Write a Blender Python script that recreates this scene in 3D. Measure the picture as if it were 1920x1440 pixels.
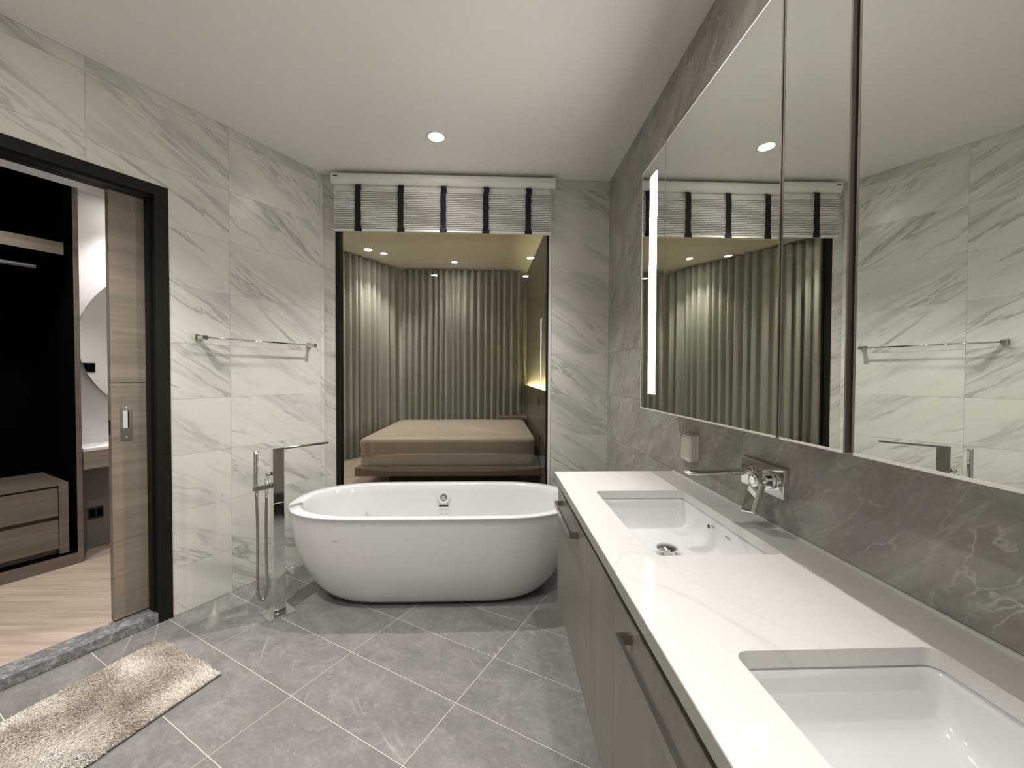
import bpy, bmesh, math, random
from mathutils import Vector, Matrix, noise as mnoise

for o in list(bpy.data.objects):
    bpy.data.objects.remove(o, do_unlink=True)
scene = bpy.context.scene
C = scene.collection
random.seed(7)
PI = math.pi

# ------------------------------------------------------------------ camera
cd = bpy.data.cameras.new('camera'); cam = bpy.data.objects.new('camera', cd); C.objects.link(cam)
cd.sensor_fit = 'HORIZONTAL'; cd.sensor_width = 36; cd.lens = 752.87 / 1920 * 36; cd.clip_start = .02
YAW, PITCH, ROLL, CAMH = 0.0379638, -0.0210493, 0.0051647, 1.31
fw = Vector((math.sin(YAW) * math.cos(PITCH), math.cos(YAW) * math.cos(PITCH), math.sin(PITCH)))
rt = Vector((math.cos(YAW), -math.sin(YAW), 0)); up = rt.cross(fw)
r2 = rt * math.cos(ROLL) + up * math.sin(ROLL); u2 = -rt * math.sin(ROLL) + up * math.cos(ROLL)
cam.matrix_world = Matrix(((r2.x, u2.x, -fw.x, 0), (r2.y, u2.y, -fw.y, 0), (r2.z, u2.z, -fw.z, CAMH), (0, 0, 0, 1)))
scene.camera = cam

# ------------------------------------------------------------------ world, exposure
w = bpy.data.worlds.new('world'); scene.world = w; w.use_nodes = True
w.node_tree.nodes['Background'].inputs[0].default_value = (.9, .95, 1, 1)
w.node_tree.nodes['Background'].inputs[1].default_value = 0.0
vs = scene.view_settings
vs.view_transform = 'Standard'; vs.look = 'None'; vs.gamma = 1; vs.use_curve_mapping = False
vs.exposure = 1.15
WHITE = (1.0, .982, .97)
WARM = (1.0, .96, .89)
SPOT_W = 60          # bathroom downlight power
BED_W = 32           # bedroom downlight power
CLOSET_W = 26

# ------------------------------------------------------------------ node helpers
def new_mat(name):
    m = bpy.data.materials.new(name); m.use_nodes = True
    nt = m.node_tree; b = nt.nodes['Principled BSDF']
    return m, nt, b
def setp(b, color=None, rough=None, metal=None, spec=None, **k):
    if color is not None: b.inputs['Base Color'].default_value = (*color, 1)
    if rough is not None: b.inputs['Roughness'].default_value = rough
    if metal is not None: b.inputs['Metallic'].default_value = metal
    if spec is not None: b.inputs['Specular IOR Level'].default_value = spec
    for kk, v in k.items(): b.inputs[kk].default_value = v
def plain(name, color, rough=.5, metal=0, spec=.5, bump=0, bscale=200, **k):
    m, nt, b = new_mat(name); setp(b, color, rough, metal, spec, **k)
    if bump:
        n = nt.nodes.new('ShaderNodeTexNoise'); n.inputs['Scale'].default_value = bscale; n.inputs['Detail'].default_value = 3
        tc = nt.nodes.new('ShaderNodeTexCoord'); nt.links.new(tc.outputs['Object'], n.inputs['Vector'])
        bp = nt.nodes.new('ShaderNodeBump'); bp.inputs['Strength'].default_value = bump; bp.inputs['Distance'].default_value = .002
        nt.links.new(n.outputs['Fac'], bp.inputs['Height']); nt.links.new(bp.outputs['Normal'], b.inputs['Normal'])
    return m
def emit(name, color, s):
    m, nt, b = new_mat(name); setp(b, (0, 0, 0), .6)
    b.inputs['Emission Color'].default_value = (*color, 1); b.inputs['Emission Strength'].default_value = s
    return m
def coords(nt, rot=(0, 0, 0), scale=(1, 1, 1), rnd=True):
    """object coordinates (+ a random offset for each piece), rotated then stretched"""
    tc = nt.nodes.new('ShaderNodeTexCoord'); out = tc.outputs['Object']
    if rnd:
        oi = nt.nodes.new('ShaderNodeObjectInfo')
        mu = nt.nodes.new('ShaderNodeMath'); mu.operation = 'MULTIPLY'; mu.inputs[1].default_value = 61.7
        nt.links.new(oi.outputs['Random'], mu.inputs[0])
        ad = nt.nodes.new('ShaderNodeVectorMath'); ad.operation = 'ADD'
        nt.links.new(out, ad.inputs[0]); nt.links.new(mu.outputs[0], ad.inputs[1]); out = ad.outputs[0]
    m1 = nt.nodes.new('ShaderNodeMapping'); m1.inputs['Rotation'].default_value = rot
    nt.links.new(out, m1.inputs['Vector'])
    m2 = nt.nodes.new('ShaderNodeMapping'); m2.inputs['Scale'].default_value = scale
    nt.links.new(m1.outputs[0], m2.inputs['Vector'])
    return m2.outputs[0]
def noise(nt, vec, scale, detail=4, rough=.55, dist=0):
    n = nt.nodes.new('ShaderNodeTexNoise')
    n.inputs['Scale'].default_value = scale; n.inputs['Detail'].default_value = detail
    n.inputs['Roughness'].default_value = rough; n.inputs['Distortion'].default_value = dist
    nt.links.new(vec, n.inputs['Vector']); return n.outputs['Fac']
def ramp(nt, fac, stops, interp='LINEAR'):
    r = nt.nodes.new('ShaderNodeValToRGB'); r.color_ramp.interpolation = interp
    e = r.color_ramp.elements
    while len(e) < len(stops): e.new(.5)
    for i, (p, c) in enumerate(stops):
        e[i].position = p; e[i].color = (*c, 1) if len(c) == 3 else c
    nt.links.new(fac, r.inputs[0]); return r.outputs[0]
def g(v): return (v, v, v)
def mix(nt, fac, a, b, mode='MIX'):
    n = nt.nodes.new('ShaderNodeMix'); n.data_type = 'RGBA'; n.blend_type = mode
    if isinstance(fac, (int, float)): n.inputs[0].default_value = fac
    else: nt.links.new(fac, n.inputs[0])
    for s, v in ((6, a), (7, b)):
        if isinstance(v, tuple): n.inputs[s].default_value = (*v, 1)
        else: nt.links.new(v, n.inputs[s])
    return n.outputs[2]
def line_mask(nt, fac, centre, width):
    """1 on a thin contour of a noise field"""
    return ramp(nt, fac, [(centre - width, g(0)), (centre, g(1)), (centre + width, g(0))])

def mul(nt, a, b):
    n = nt.nodes.new('ShaderNodeMath'); n.operation = 'MULTIPLY'
    for k, v in enumerate((a, b)):
        if isinstance(v, (int, float)): n.inputs[k].default_value = v
        else: nt.links.new(v, n.inputs[k])
    return n.outputs[0]
def wall_marble():
    m, nt, b = new_mat('pale_marble_tile')
    v = coords(nt, (0, math.radians(-32), 0), (.40, 1, 2.6))
    v2 = coords(nt, (0, math.radians(-36), 0), (.6, 1, 5.0))
    soft = ramp(nt, noise(nt, v, 2.3, 5, .6, .5), [(.50, g(0)), (.68, g(1))])
    thin = line_mask(nt, noise(nt, v, 2.2, 8, .64, .8), .55, .030)
    streak = ramp(nt, noise(nt, v2, 3.6, 9, .72, .6), [(.53, g(0)), (.70, g(1))])
    gate = ramp(nt, noise(nt, v, 1.3, 2, .5, .2), [(.40, g(0)), (.58, g(1))])
    cloud = noise(nt, coords(nt, (0, -.3, 0), (1, 1, 1.6)), 3, 4)
    base = mix(nt, cloud, (.60, .585, .525), (.70, .685, .62))
    c = mix(nt, mul(nt, soft, .62), base, (.40, .395, .355))
    c = mix(nt, mul(nt, mul(nt, thin, gate), .80), c, (.29, .285, .25))
    c = mix(nt, mul(nt, mul(nt, streak, gate), .62), c, (.33, .325, .29))
    nt.links.new(c, b.inputs['Base Color']); setp(b, None, .26, 0, .4)
    return m
def dark_stone():
    m, nt, b = new_mat('taupe_stone_tile')
    v = coords(nt, (0, math.radians(40), 0), (.8, 1.0, 1.5))
    base = ramp(nt, noise(nt, v, 4.2, 10, .70, .8), [(.30, (.205, .188, .172)), (.48, (.31, .285, .268)), (.62, (.40, .38, .352)), (.76, (.54, .52, .485))])
    wv = nt.nodes.new('ShaderNodeTexNoise'); wv.inputs['Scale'].default_value = 4.5; wv.inputs['Detail'].default_value = 6; nt.links.new(v, wv.inputs['Vector'])
    vm = nt.nodes.new('ShaderNodeVectorMath'); vm.operation = 'MULTIPLY_ADD'; nt.links.new(wv.outputs['Color'], vm.inputs[0]); vm.inputs[1].default_value = (.45, .45, .45); nt.links.new(v, vm.inputs[2])
    vo = nt.nodes.new('ShaderNodeTexVoronoi'); vo.feature = 'DISTANCE_TO_EDGE'; vo.inputs['Scale'].default_value = 7; nt.links.new(vm.outputs[0], vo.inputs['Vector'])
    veins = ramp(nt, vo.outputs['Distance'], [(0, g(1)), (.035, g(0))])
    gate = ramp(nt, noise(nt, v, 5.5, 5, .6), [(.46, g(0)), (.62, g(1))])
    base = mix(nt, ramp(nt, noise(nt, v, 9, 8, .7, .6), [(.5, g(0)), (.68, g(.5))]), base, (.48, .46, .43))
    c = mix(nt, mul(nt, mul(nt, veins, gate), .8), base, (.62, .60, .56))
    v3 = coords(nt, (0, math.radians(58), 0), (.25, 1, 2.2))
    c = mix(nt, mul(nt, line_mask(nt, noise(nt, v3, 2.0, 5, .5, .6), .5, .008), .40), c, (.52, .50, .46))
    tint = mix(nt, ramp(nt, noise(nt, v, 4.5, 3), [(.4, g(0)), (.6, g(1))]), (1.01, .985, .975), (.965, 1.01, .965))
    c = mix(nt, 1.0, c, tint, 'MULTIPLY')
    nt.links.new(c, b.inputs['Base Color']); setp(b, None, .30, 0, .4)
    return m
def floor_stone():
    m, nt, b = new_mat('grey_floor_tile')
    v = coords(nt, (0, 0, .5), (1, 1.4, 1))
    base = ramp(nt, noise(nt, v, 5.0, 10, .70, .7), [(.30, (.162, .154, .143)), (.50, (.215, .205, .191)), (.70, (.285, .274, .258))])
    v3 = coords(nt, (0, 0, 1.0), (.22, 1.6, 1))
    veins = line_mask(nt, noise(nt, v3, 1.6, 4, .45, .5), .5, .006)
    gate = ramp(nt, noise(nt, v, 1.6, 2, .5), [(.52, g(0)), (.64, g(1))])
    c = mix(nt, mul(nt, mul(nt, veins, gate), .75), base, (.58, .55, .51))
    fl = ramp(nt, noise(nt, v, 12, 8, .72, 1.6), [(.54, g(0)), (.68, g(.6))])
    c = mix(nt, fl, c, (.34, .322, .302))
    c = mix(nt, ramp(nt, noise(nt, v, 55, 5, .7, .5), [(.35, g(.35)), (.62, g(0))]), c, (.13, .12, .11))
    nt.links.new(c, b.inputs['Base Color']); setp(b, None, .25, 0, .4)
    return m
def sill_stone():
    m, nt, b = new_mat('mottled_sill_stone')
    v = coords(nt)
    base = ramp(nt, noise(nt, v, 34, 9, .72, .5), [(.30, (.07, .068, .065)), (.5, (.20, .195, .19)), (.70, (.46, .445, .43))])
    nt.links.new(base, b.inputs['Base Color']); setp(b, None, .2); return m
def wood(name, c1, c2, axis=0, rough=.45, sc=1.0, spec=.35):
    m, nt, b = new_mat(name)
    s = [9 * sc, 9 * sc, 9 * sc]; s[axis] = .7 * sc
    v = coords(nt, (0, 0, 0), tuple(s))
    f = noise(nt, v, 1.6, 8, .62, .7)
    s3 = [60 * sc, 60 * sc, 60 * sc]; s3[axis] = 1.4 * sc
    f2 = noise(nt, coords(nt, (0, 0, 0), tuple(s3)), 1.0, 3, .5)
    c = ramp(nt, f, [(.3, c1), (.7, c2)])
    c = mix(nt, ramp(nt, f2, [(.35, g(.22)), (.6, g(0))]), c, tuple(x * .62 for x in c1))
    nt.links.new(c, b.inputs['Base Color']); setp(b, None, rough, 0, spec); return m
def quartz():
    m, nt, b = new_mat('white_quartz')
    v = coords(nt, (0, 0, .7), (1, 1.6, 1), rnd=False)
    veins = line_mask(nt, noise(nt, v, 1.4, 3, .5, 1.2), .5, .006)
    gate = ramp(nt, noise(nt, v, 1.2, 2, .5), [(.52, g(0)), (.68, g(.28))])
    k = nt.nodes.new('ShaderNodeMath'); k.operation = 'MULTIPLY'; nt.links.new(veins, k.inputs[0]); nt.links.new(gate, k.inputs[1])
    sp = ramp(nt, noise(nt, v, 26, 3, .5), [(.70, g(0)), (.76, g(.25))])
    c = mix(nt, k.outputs[0], (.66, .64, .61), (.45, .43, .40)); c = mix(nt, sp, c, (.50, .48, .45))
    nt.links.new(c, b.inputs['Base Color']); setp(b, None, .05, 0, .35); return m
def fabric(name, c, rough=.9, bump=.4, sc=900, sheen=.2):
    m, nt, b = new_mat(name); v = coords(nt, rnd=False)
    f = noise(nt, v, sc, 2, .5)
    cc = mix(nt, f, tuple(x * .86 for x in c), tuple(min(1, x * 1.12) for x in c))
    nt.links.new(cc, b.inputs['Base Color']); setp(b, None, rough, 0, .2)
    b.inputs['Sheen Weight'].default_value = sheen
    bp = nt.nodes.new('ShaderNodeBump'); bp.inputs['Strength'].default_value = bump; bp.inputs['Distance'].default_value = .001
    nt.links.new(f, bp.inputs['Height']); nt.links.new(bp.outputs[0], b.inputs['Normal'])
    return m
def thin_glass():
    m = bpy.data.materials.new('window_glass'); m.use_nodes = True; nt = m.node_tree
    nt.nodes.remove(nt.nodes['Principled BSDF']); out = nt.nodes['Material Output']
    t = nt.nodes.new('ShaderNodeBsdfTransparent'); t.inputs[0].default_value = (.93, .95, .92, 1)
    gl = nt.nodes.new('ShaderNodeBsdfGlossy'); gl.inputs['Roughness'].default_value = 0
    fr = nt.nodes.new('ShaderNodeFresnel'); fr.inputs['IOR'].default_value = 1.5
    mx = nt.nodes.new('ShaderNodeMixShader')
    nt.links.new(fr.outputs[0], mx.inputs[0]); nt.links.new(t.outputs[0], mx.inputs[1]); nt.links.new(gl.outputs[0], mx.inputs[2])
    nt.links.new(mx.outputs[0], out.inputs[0]); return m
def mat_pile():
    m, nt, b = new_mat('bath_mat_pile'); v = coords(nt, (0, 0, 0), (1, 1, 1), rnd=False)
    f = noise(nt, v, 2.4, 8, .70, .4)
    c = ramp(nt, f, [(.38, (.62, .54, .46)), (.50, (.84, .77, .69)), (.60, (.96, .91, .85))])  # light and dark patches paint the brushed pile's sheen into the colour
    nt.links.new(c, b.inputs['Base Color']); setp(b, None, .9, 0, .1); b.inputs['Sheen Weight'].default_value = .3
    return m

M = dict(
    marble=wall_marble(), stone=dark_stone(), floor=floor_stone(), sill=sill_stone(), quartz=quartz(),
    grout=plain('pale_grout', (.62, .59, .54), .8), wgrout=plain('wall_grout', (.46, .44, .38), .8), dgrout=plain('stone_grout', (.16, .15, .14), .8),
    ceil=plain('ceiling_paint', (.86, .835, .79), .35, spec=.35),
    white_paint=plain('white_paint', (.80, .78, .77), .6),
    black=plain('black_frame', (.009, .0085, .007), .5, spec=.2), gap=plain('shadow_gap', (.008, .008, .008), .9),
    chrome=plain('chrome', (.80, .80, .79), .055, 1), steel=plain('brushed_steel', (.42, .40, .37), .3, 1),
    nickel=plain('nickel_pull', (.36, .34, .30), .28, 1), bronze=plain('bronze_edge', (.26, .22, .195), .35, .6),
    lip=plain('pale_metal_lip', (.82, .80, .74), .35, .2),
    mirror=plain('mirror_silver', (.80, .81, .765), 0.0, 1),
    ceramic=plain('white_ceramic', (.66, .655, .65), .08, spec=.5), acrylic=plain('tub_acrylic', (.70, .685, .68), .09, spec=.5),
    laminate=wood('taupe_laminate', (.168, .150, .126), (.212, .192, .163), axis=2, rough=.38),
    carcass=plain('carcass_taupe', (.20, .185, .155), .5),
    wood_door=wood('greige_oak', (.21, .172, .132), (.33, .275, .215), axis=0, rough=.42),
    wood_floor=wood('pale_oak_floor', (.36, .285, .225), (.55, .46, .375), axis=0, rough=.4, sc=1.5),
    bed_wood=wood('walnut_bed', (.21, .135, .085), (.32, .215, .14), axis=0, rough=.4),
    head_wood=wood('headboard_veneer', (.105, .075, .052), (.15, .11, .078), axis=2, rough=.45),
    wall_paper=plain('bedroom_wallcovering', (.24, .20, .155), .75, bump=.3),
    bed_ceiling=plain('bedroom_ceiling_paint', (.84, .80, .70), .6),
    curtain=fabric('curtain_linen', (.42, .405, .365), .9, .3), sheet=fabric('mattress_satin', (.50, .405, .335), .42, .15, 600, .5),
    blind=fabric('blind_cloth', (.72, .70, .68), .85, .3), strap=fabric('blind_strap', (.016, .016, .018), .8, .3, 700, 0),
    alu=plain('blind_aluminium', (.72, .71, .67), .4), plastic=plain('white_plastic', (.72, .68, .61), .4),
    blackplate=plain('black_plate', (.01, .01, .011), .35), glass=thin_glass(),
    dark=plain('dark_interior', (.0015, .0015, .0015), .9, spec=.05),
    lens=emit('downlight_lens', (1, .95, .85), 55), strip=emit('mirror_light_strip', (1.0, .985, .92), 15.0),
    led=emit('headboard_led', (1, .90, .45), 100),
    pile=mat_pile(), backing=plain('mat_backing', (.10, .09, .08), .9), print_dark=plain('dark_print', (.03, .03, .03), .6),
    print_grey=plain('grey_print', (.33, .32, .31), .6), sticker=plain('sticker_film', (.70, .69, .68), .35),
    band=plain('counter_edge', (.30, .285, .25), .45), desk_shade=plain('desk_shade_panel', (.17, .145, .135), .6), shaded_wardrobe_wood=wood('shaded_greige_oak', (.13, .108, .082), (.215, .18, .14), axis=0, rough=.45),  # desk panel and wardrobe oak: shade is mixed into these darker colours
    badge=plain('badge_grey', (.50, .49, .48), .3),
    rail=plain('hanging_rail_grey', (.22, .215, .21), .35),
    underwall=plain('alcove_paint', (.74, .72, .72), .6),
)

# ------------------------------------------------------------------ mesh helpers
def link(name, me, m=None, parent=None, loc=None, rotz=0, smooth=False):
    o = bpy.data.objects.new(name, me); C.objects.link(o)
    if m is not None:
        if isinstance(m, (list, tuple)):
            for x in m: me.materials.append(x)
        elif not me.materials: me.materials.append(m)
    if smooth:
        for p in me.polygons: p.use_smooth = True
    if parent is not None: o.parent = parent
    if loc is not None: o.location = loc
    if rotz: o.rotation_euler = (0, 0, rotz)
    return o
def tag(o, label=None, cat=None, group=None, kind=None):
    if label: o['label'] = label
    if cat: o['category'] = cat
    if group: o['group'] = group
    if kind: o['kind'] = kind
    return o
def thing(name, label, cat, loc=(0, 0, 0), rotz=0, group=None):
    o = bpy.data.objects.new(name, None); C.objects.link(o); o.location = loc; o.rotation_euler = (0, 0, rotz)
    o.empty_display_size = .1
    return tag(o, label, cat, group)
def finish(bm, name):
    bmesh.ops.recalc_face_normals(bm, faces=bm.faces)
    me = bpy.data.meshes.new(name); bm.to_mesh(me); bm.free(); return me
def add_box(bm, x0, x1, y0, y1, z0, z1, bev=0, mi=0, mat=None, seg=2):
    r = bmesh.ops.create_cube(bm, size=1)['verts']
    for v in r:
        v.co = Vector(((x0 + x1) / 2 + v.co.x * (x1 - x0), (y0 + y1) / 2 + v.co.y * (y1 - y0), (z0 + z1) / 2 + v.co.z * (z1 - z0)))
        if mat is not None: v.co = mat @ v.co
    fs = set(f for v in r for f in v.link_faces)
    for f in fs: f.material_index = mi
    if bev:
        es = list(set(e for v in r for e in v.link_edges))
        q = bmesh.ops.bevel(bm, geom=es, offset=bev, segments=seg, affect='EDGES', profile=.5)
        for f in q['faces']: f.material_index = mi
def box(name, x0, x1, y0, y1, z0, z1, m, parent=None, bev=0, loc=None, rotz=0, seg=2, smooth=False):
    bm = bmesh.new(); add_box(bm, x0, x1, y0, y1, z0, z1, bev, seg=seg)
    return link(name, finish(bm, name), m, parent, loc, rotz, smooth)
def boxes(name, lst, m, parent=None, bev=0, loc=None, rotz=0):
    bm = bmesh.new()
    for b in lst: add_box(bm, *b[:6], bev)
    return link(name, finish(bm, name), m, parent, loc, rotz)
def prism(name, pts, z0, z1, m, parent=None, bev=0, axis='z'):
    """polygon (x,y) extruded in z; axis 'y': polygon is (x,z) and extruded in y"""
    bm = bmesh.new()
    conv = (lambda a, b, c: (a, b, c)) if axis == 'z' else (lambda a, b, c: (a, c, b))
    lo = [bm.verts.new(conv(x, y, z0)) for x, y in pts]; hi = [bm.verts.new(conv(x, y, z1)) for x, y in pts]
    bm.faces.new(lo[::-1]); bm.faces.new(hi)
    n = len(pts)
    for i in range(n): bm.faces.new((lo[i], lo[(i + 1) % n], hi[(i + 1) % n], hi[i]))
    return link(name, finish(bm, name), m, parent)
def tube(bm, pts, r, seg=12, cap=True, mi=0):
    pts = [Vector(p) for p in pts]; rings = []
    t0 = (pts[1] - pts[0]).normalized(); ref = Vector((0, 0, 1)) if abs(t0.z) < .9 else Vector((1, 0, 0))
    u = t0.cross(ref).normalized()
    for i, p in enumerate(pts):
        t = (pts[min(i + 1, len(pts) - 1)] - pts[max(i - 1, 0)]).normalized()
        u = (u - t * u.dot(t)).normalized(); v = t.cross(u)
        rr = r[i] if isinstance(r, (list, tuple)) else r
        rings.append([bm.verts.new(p + (u * math.cos(a) + v * math.sin(a)) * rr) for a in [2 * PI * k / seg for k in range(seg)]])
    for a, b in zip(rings, rings[1:]):
        for k in range(seg):
            f = bm.faces.new((a[k], a[(k + 1) % seg], b[(k + 1) % seg], b[k])); f.smooth = True; f.material_index = mi
    if cap:
        bm.faces.new(rings[0][::-1]).material_index = mi; bm.faces.new(rings[-1]).material_index = mi
def tube_obj(name, pts, r, m, parent=None, seg=12):
    bm = bmesh.new(); tube(bm, pts, r, seg); return link(name, finish(bm, name), m, parent)
def loft(bm, loops, close_first=False, close_last=False, smooth=True, mi=0):
    rings = [[bm.verts.new(p) for p in lp] for lp in loops]
    for a, b in zip(rings, rings[1:]):
        n = len(a)
        for k in range(n):
            f = bm.faces.new((a[k], a[(k + 1) % n], b[(k + 1) % n], b[k])); f.smooth = smooth; f.material_index = mi
    if close_first: bm.faces.new(rings[0][::-1])
    if close_last: bm.faces.new(rings[-1])
    return rings
def lathe(name, prof, m, parent=None, seg=32, loc=None, axis='z', smooth=True):
    bm = bmesh.new()
    def pt(r, z, a):
        p = (r * math.cos(a), r * math.sin(a), z)
        return p if axis == 'z' else ((p[2], p[0], p[1]) if axis == 'x' else (p[0], p[2], p[1]))
    loops = [[pt(max(r, 1e-4), z, 2 * PI * k / seg) for k in range(seg)] for r, z in prof]
    loft(bm, loops, True, True, smooth)
    return link(name, finish(bm, name), m, parent, loc)
def rrect(cx, cy, hx, hy, r, n=8):
    out = []
    r = min(r, hx - 1e-4, hy - 1e-4)
    for qx, qy, a0 in ((1, 1, 0), (-1, 1, PI / 2), (-1, -1, PI), (1, -1, 1.5 * PI)):
        for k in range(n + 1):
            a = a0 + k * PI / 2 / n
            out.append((cx + qx * (hx - r) + r * math.cos(a), cy + qy * (hy - r) + r * math.sin(a)))
    return out
def clip(poly, a, b, c):
    """keep the side a*x+b*y<=c"""
    out = []
    for i in range(len(poly)):
        p, q = poly[i], poly[(i + 1) % len(poly)]
        dp, dq = a * p[0] + b * p[1] - c, a * q[0] + b * q[1] - c
        if dp <= 0: out.append(p)
        if (dp < 0) != (dq < 0):
            t = dp / (dp - dq); out.append((p[0] + t * (q[0] - p[0]), p[1] + t * (q[1] - p[1])))
    res = []
    for p in out:
        if not res or math.dist(p, res[-1]) > 1e-5: res.append(p)
    if len(res) > 1 and math.dist(res[0], res[-1]) < 1e-5: res.pop()
    return res
def area(poly):
    return abs(sum(p[0] * q[1] - q[0] * p[1] for p, q in zip(poly, poly[1:] + poly[:1]))) / 2

# ------------------------------------------------------------------ key dimensions (metres)
GY = 0.5372605
A = Vector((math.sin(GY), math.cos(GY), 0)); N = Vector((math.cos(GY), -math.sin(GY), 0))
RW = PI / 2 - GY                      # rotation of the skewed wall's own axes: x along it, y away from the room
DL = -2.6208                          # skewed wall plane, N.p
def SN(s, n, z=0): return A * s + N * n + Vector((0, 0, z))
HC, XW, YB, ZC = 2.764, .838, 3.0, .8637
ZR = [.26 + .3045 * k for k in range(-1, 9)] + [HC]
ZR[0] = 0.0
WALL0 = SN(0, DL)                     # origin of the skewed wall's axes
S_END = (YB - DL * N.y) / A.y         # where the skewed wall meets the window wall
S_BEG = -.36
XS, YR = SN(S_BEG, DL).x, -1.25       # side and rear walls behind the camera

# ------------------------------------------------------------------ floor
room = [(SN(S_END, DL).x, YB), (XW, YB), (XW, YR), (XS, YR), (XS, SN(S_BEG, DL).y)]
def inset_room(poly):
    for i in range(len(room)):
        p, q = room[i], room[(i + 1) % len(room)]
        dx, dy = q[0] - p[0], q[1] - p[1]; l = math.hypot(dx, dy)
        a, b = -dy / l, dx / l          # left normal: outside for this clockwise outline
        c = a * p[0] + b * p[1]
        poly = clip(poly, a, b, c - .002)
        if len(poly) < 3: return []
    return poly
fl = prism('floor', room, -.12, -.0012, M['grout']); tag(fl, 'grey stone tiled bathroom floor laid on the skew', kind='structure')
gx, gy_, ga, gn = -1.5073, 1.6997, .29683, .60834
g0 = A.x * gx + A.y * gy_, N.x * gx + N.y * gy_
full_me = None
for ib in range(-14, 10):
    for ia in range(-5, 7):
        s0, n0 = g0[0] + ib * ga, g0[1] + ia * gn
        h = .0017
        q = [(s0 + h, n0 + h), (s0 + ga - h, n0 + h), (s0 + ga - h, n0 + gn - h), (s0 + h, n0 + gn - h)]
        poly = [tuple(SN(s, n).xy) for s, n in q]
        cp = inset_room(poly)
        if len(cp) < 3 or area(cp) < 2e-4: continue
        cx, cy = SN(s0 + ga / 2, n0 + gn / 2).xy
        if abs(area(cp) - area(poly)) < 1e-6:
            if full_me is None:
                o = prism('tile', [(x - cx, y - cy) for x, y in poly], -.008, 0, M['floor'], fl); full_me = o.data
            else:
                o = link('tile', full_me, None, fl)
        else:
            o = prism('tile', [(x - cx, y - cy) for x, y in cp], -.008, 0, M['floor'], fl)
        o.location = (cx, cy, 0)

# ------------------------------------------------------------------ ceiling
prism('ceiling', [(x, y) for x, y in room], HC, HC + .1, M['ceil'])
tag(bpy.data.objects['ceiling'], 'plain pale painted bathroom ceiling', kind='structure')

# ------------------------------------------------------------------ tiled walls
def tile_wall(parent, u0, u1, joints, m, hole=None, h=.0007, thick=.006):
    """tiles on a wall whose local axes are x along, y into the wall, z up"""
    us = sorted([u0] + [j for j in joints if u0 + .01 < j < u1 - .01] + [u1])
    cache = {}
    for i in range(len(us) - 1):
        for k in range(len(ZR) - 1):
            a, b, c, d = us[i] + h, us[i + 1] - h, ZR[k] + h, ZR[k + 1] - h
            if d - c < .006: continue
            poly = [(a, c), (b, c), (b, d), (a, d)]
            if hole:
                p0, p1, pz = hole
                if b > p0 and a < p1 and c < pz:
                    if a >= p0 and b <= p1 and d <= pz: continue
                    L_, R_, T_ = a < p0, b > p1, d > pz
                    if T_ and R_: poly = [(a, pz), (p1, pz), (p1, c), (b, c), (b, d), (a, d)]
                    elif T_ and L_: poly = [(a, c), (p0, c), (p0, pz), (b, pz), (b, d), (a, d)]
                    elif T_: poly = [(a, pz), (b, pz), (b, d), (a, d)]
                    elif R_: poly = [(p1, c), (b, c), (b, d), (p1, d)]
                    elif L_: poly = [(a, c), (p0, c), (p0, d), (a, d)]
            ox, oz = (a + b) / 2, (c + d) / 2
            key = tuple((round(x - ox, 4), round(z - oz, 4)) for x, z in poly)
            if key in cache: o = link('tile', cache[key], None, parent)
            else:
                o = prism('tile', [(x - ox, z - oz) for x, z in poly], 0, thick, m, parent, axis='y'); cache[key] = o.data
            o.location = (ox, 0, oz)
FR = 1.004                             # outer edge of the door frame along the wall
OP0, OP1, OPZ = -.05, FR, 2.284
wl = boxes('wall_left', [
    (FR - .004, S_END + .02, .0015, .075, 0, HC), (FR - .004, S_END - .11, .155, .235, 0, HC),
    (S_BEG - .1, OP0 + .004, .0015, .235, 0, HC), (OP0, FR, .0015, .075, OPZ - .004, HC), (OP0, FR, .155, .235, 2.2301, HC),
], M['wgrout'], loc=WALL0, rotz=RW)
tag(wl, 'pale veined marble tiled wall with the sliding door', kind='structure')
tile_wall(wl, S_BEG, S_END, [-.5 + .5995 * k for k in range(0, 5)], M['marble'], hole=(OP0, OP1, OPZ))

X0W, X1W = -1.18, .403                 # window opening
xl = SN(S_END, DL).x
wb = boxes('wall_back', [(xl - .12, X0W, .0015, .12, 0, HC), (X1W, XW + .1, .0015, .12, 0, HC), (xl - .12, XW + .1, .0015, .12, HC, 3.2)], M['wgrout'], loc=(0, YB, 0))
tag(wb, 'marble tiled wall around the bedroom window', kind='structure')
tile_wall(wb, xl, X0W, [], M['marble']); tile_wall(wb, X1W, XW, [], M['marble'])

wr = boxes('wall_right', [(YR, YB + .1, .0015, .1, 0, HC)], M['dgrout'], loc=(XW, 0, 0), rotz=-PI / 2)
wr.data.transform(Matrix.Scale(-1, 4, (1, 0, 0)))      # local x = -Y after the turn
wr.data.flip_normals()
tag(wr, 'taupe veined stone tiled wall behind the vanity', kind='structure')
tile_wall(wr, -YB, -YR, [-2.0, -.4, .8], M['stone'])

rw_ = box('wall_rear', XS - .1, XW + .1, YR - .1, YR, 0, HC, M['marble']); tag(rw_, 'marble clad wall behind the viewer', kind='structure')
sw = box('wall_side', XS - .1, XS, YR, SN(S_BEG, DL).y - .12, 0, HC, M['marble']); tag(sw, 'marble clad side wall near the door', kind='structure')

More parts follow.
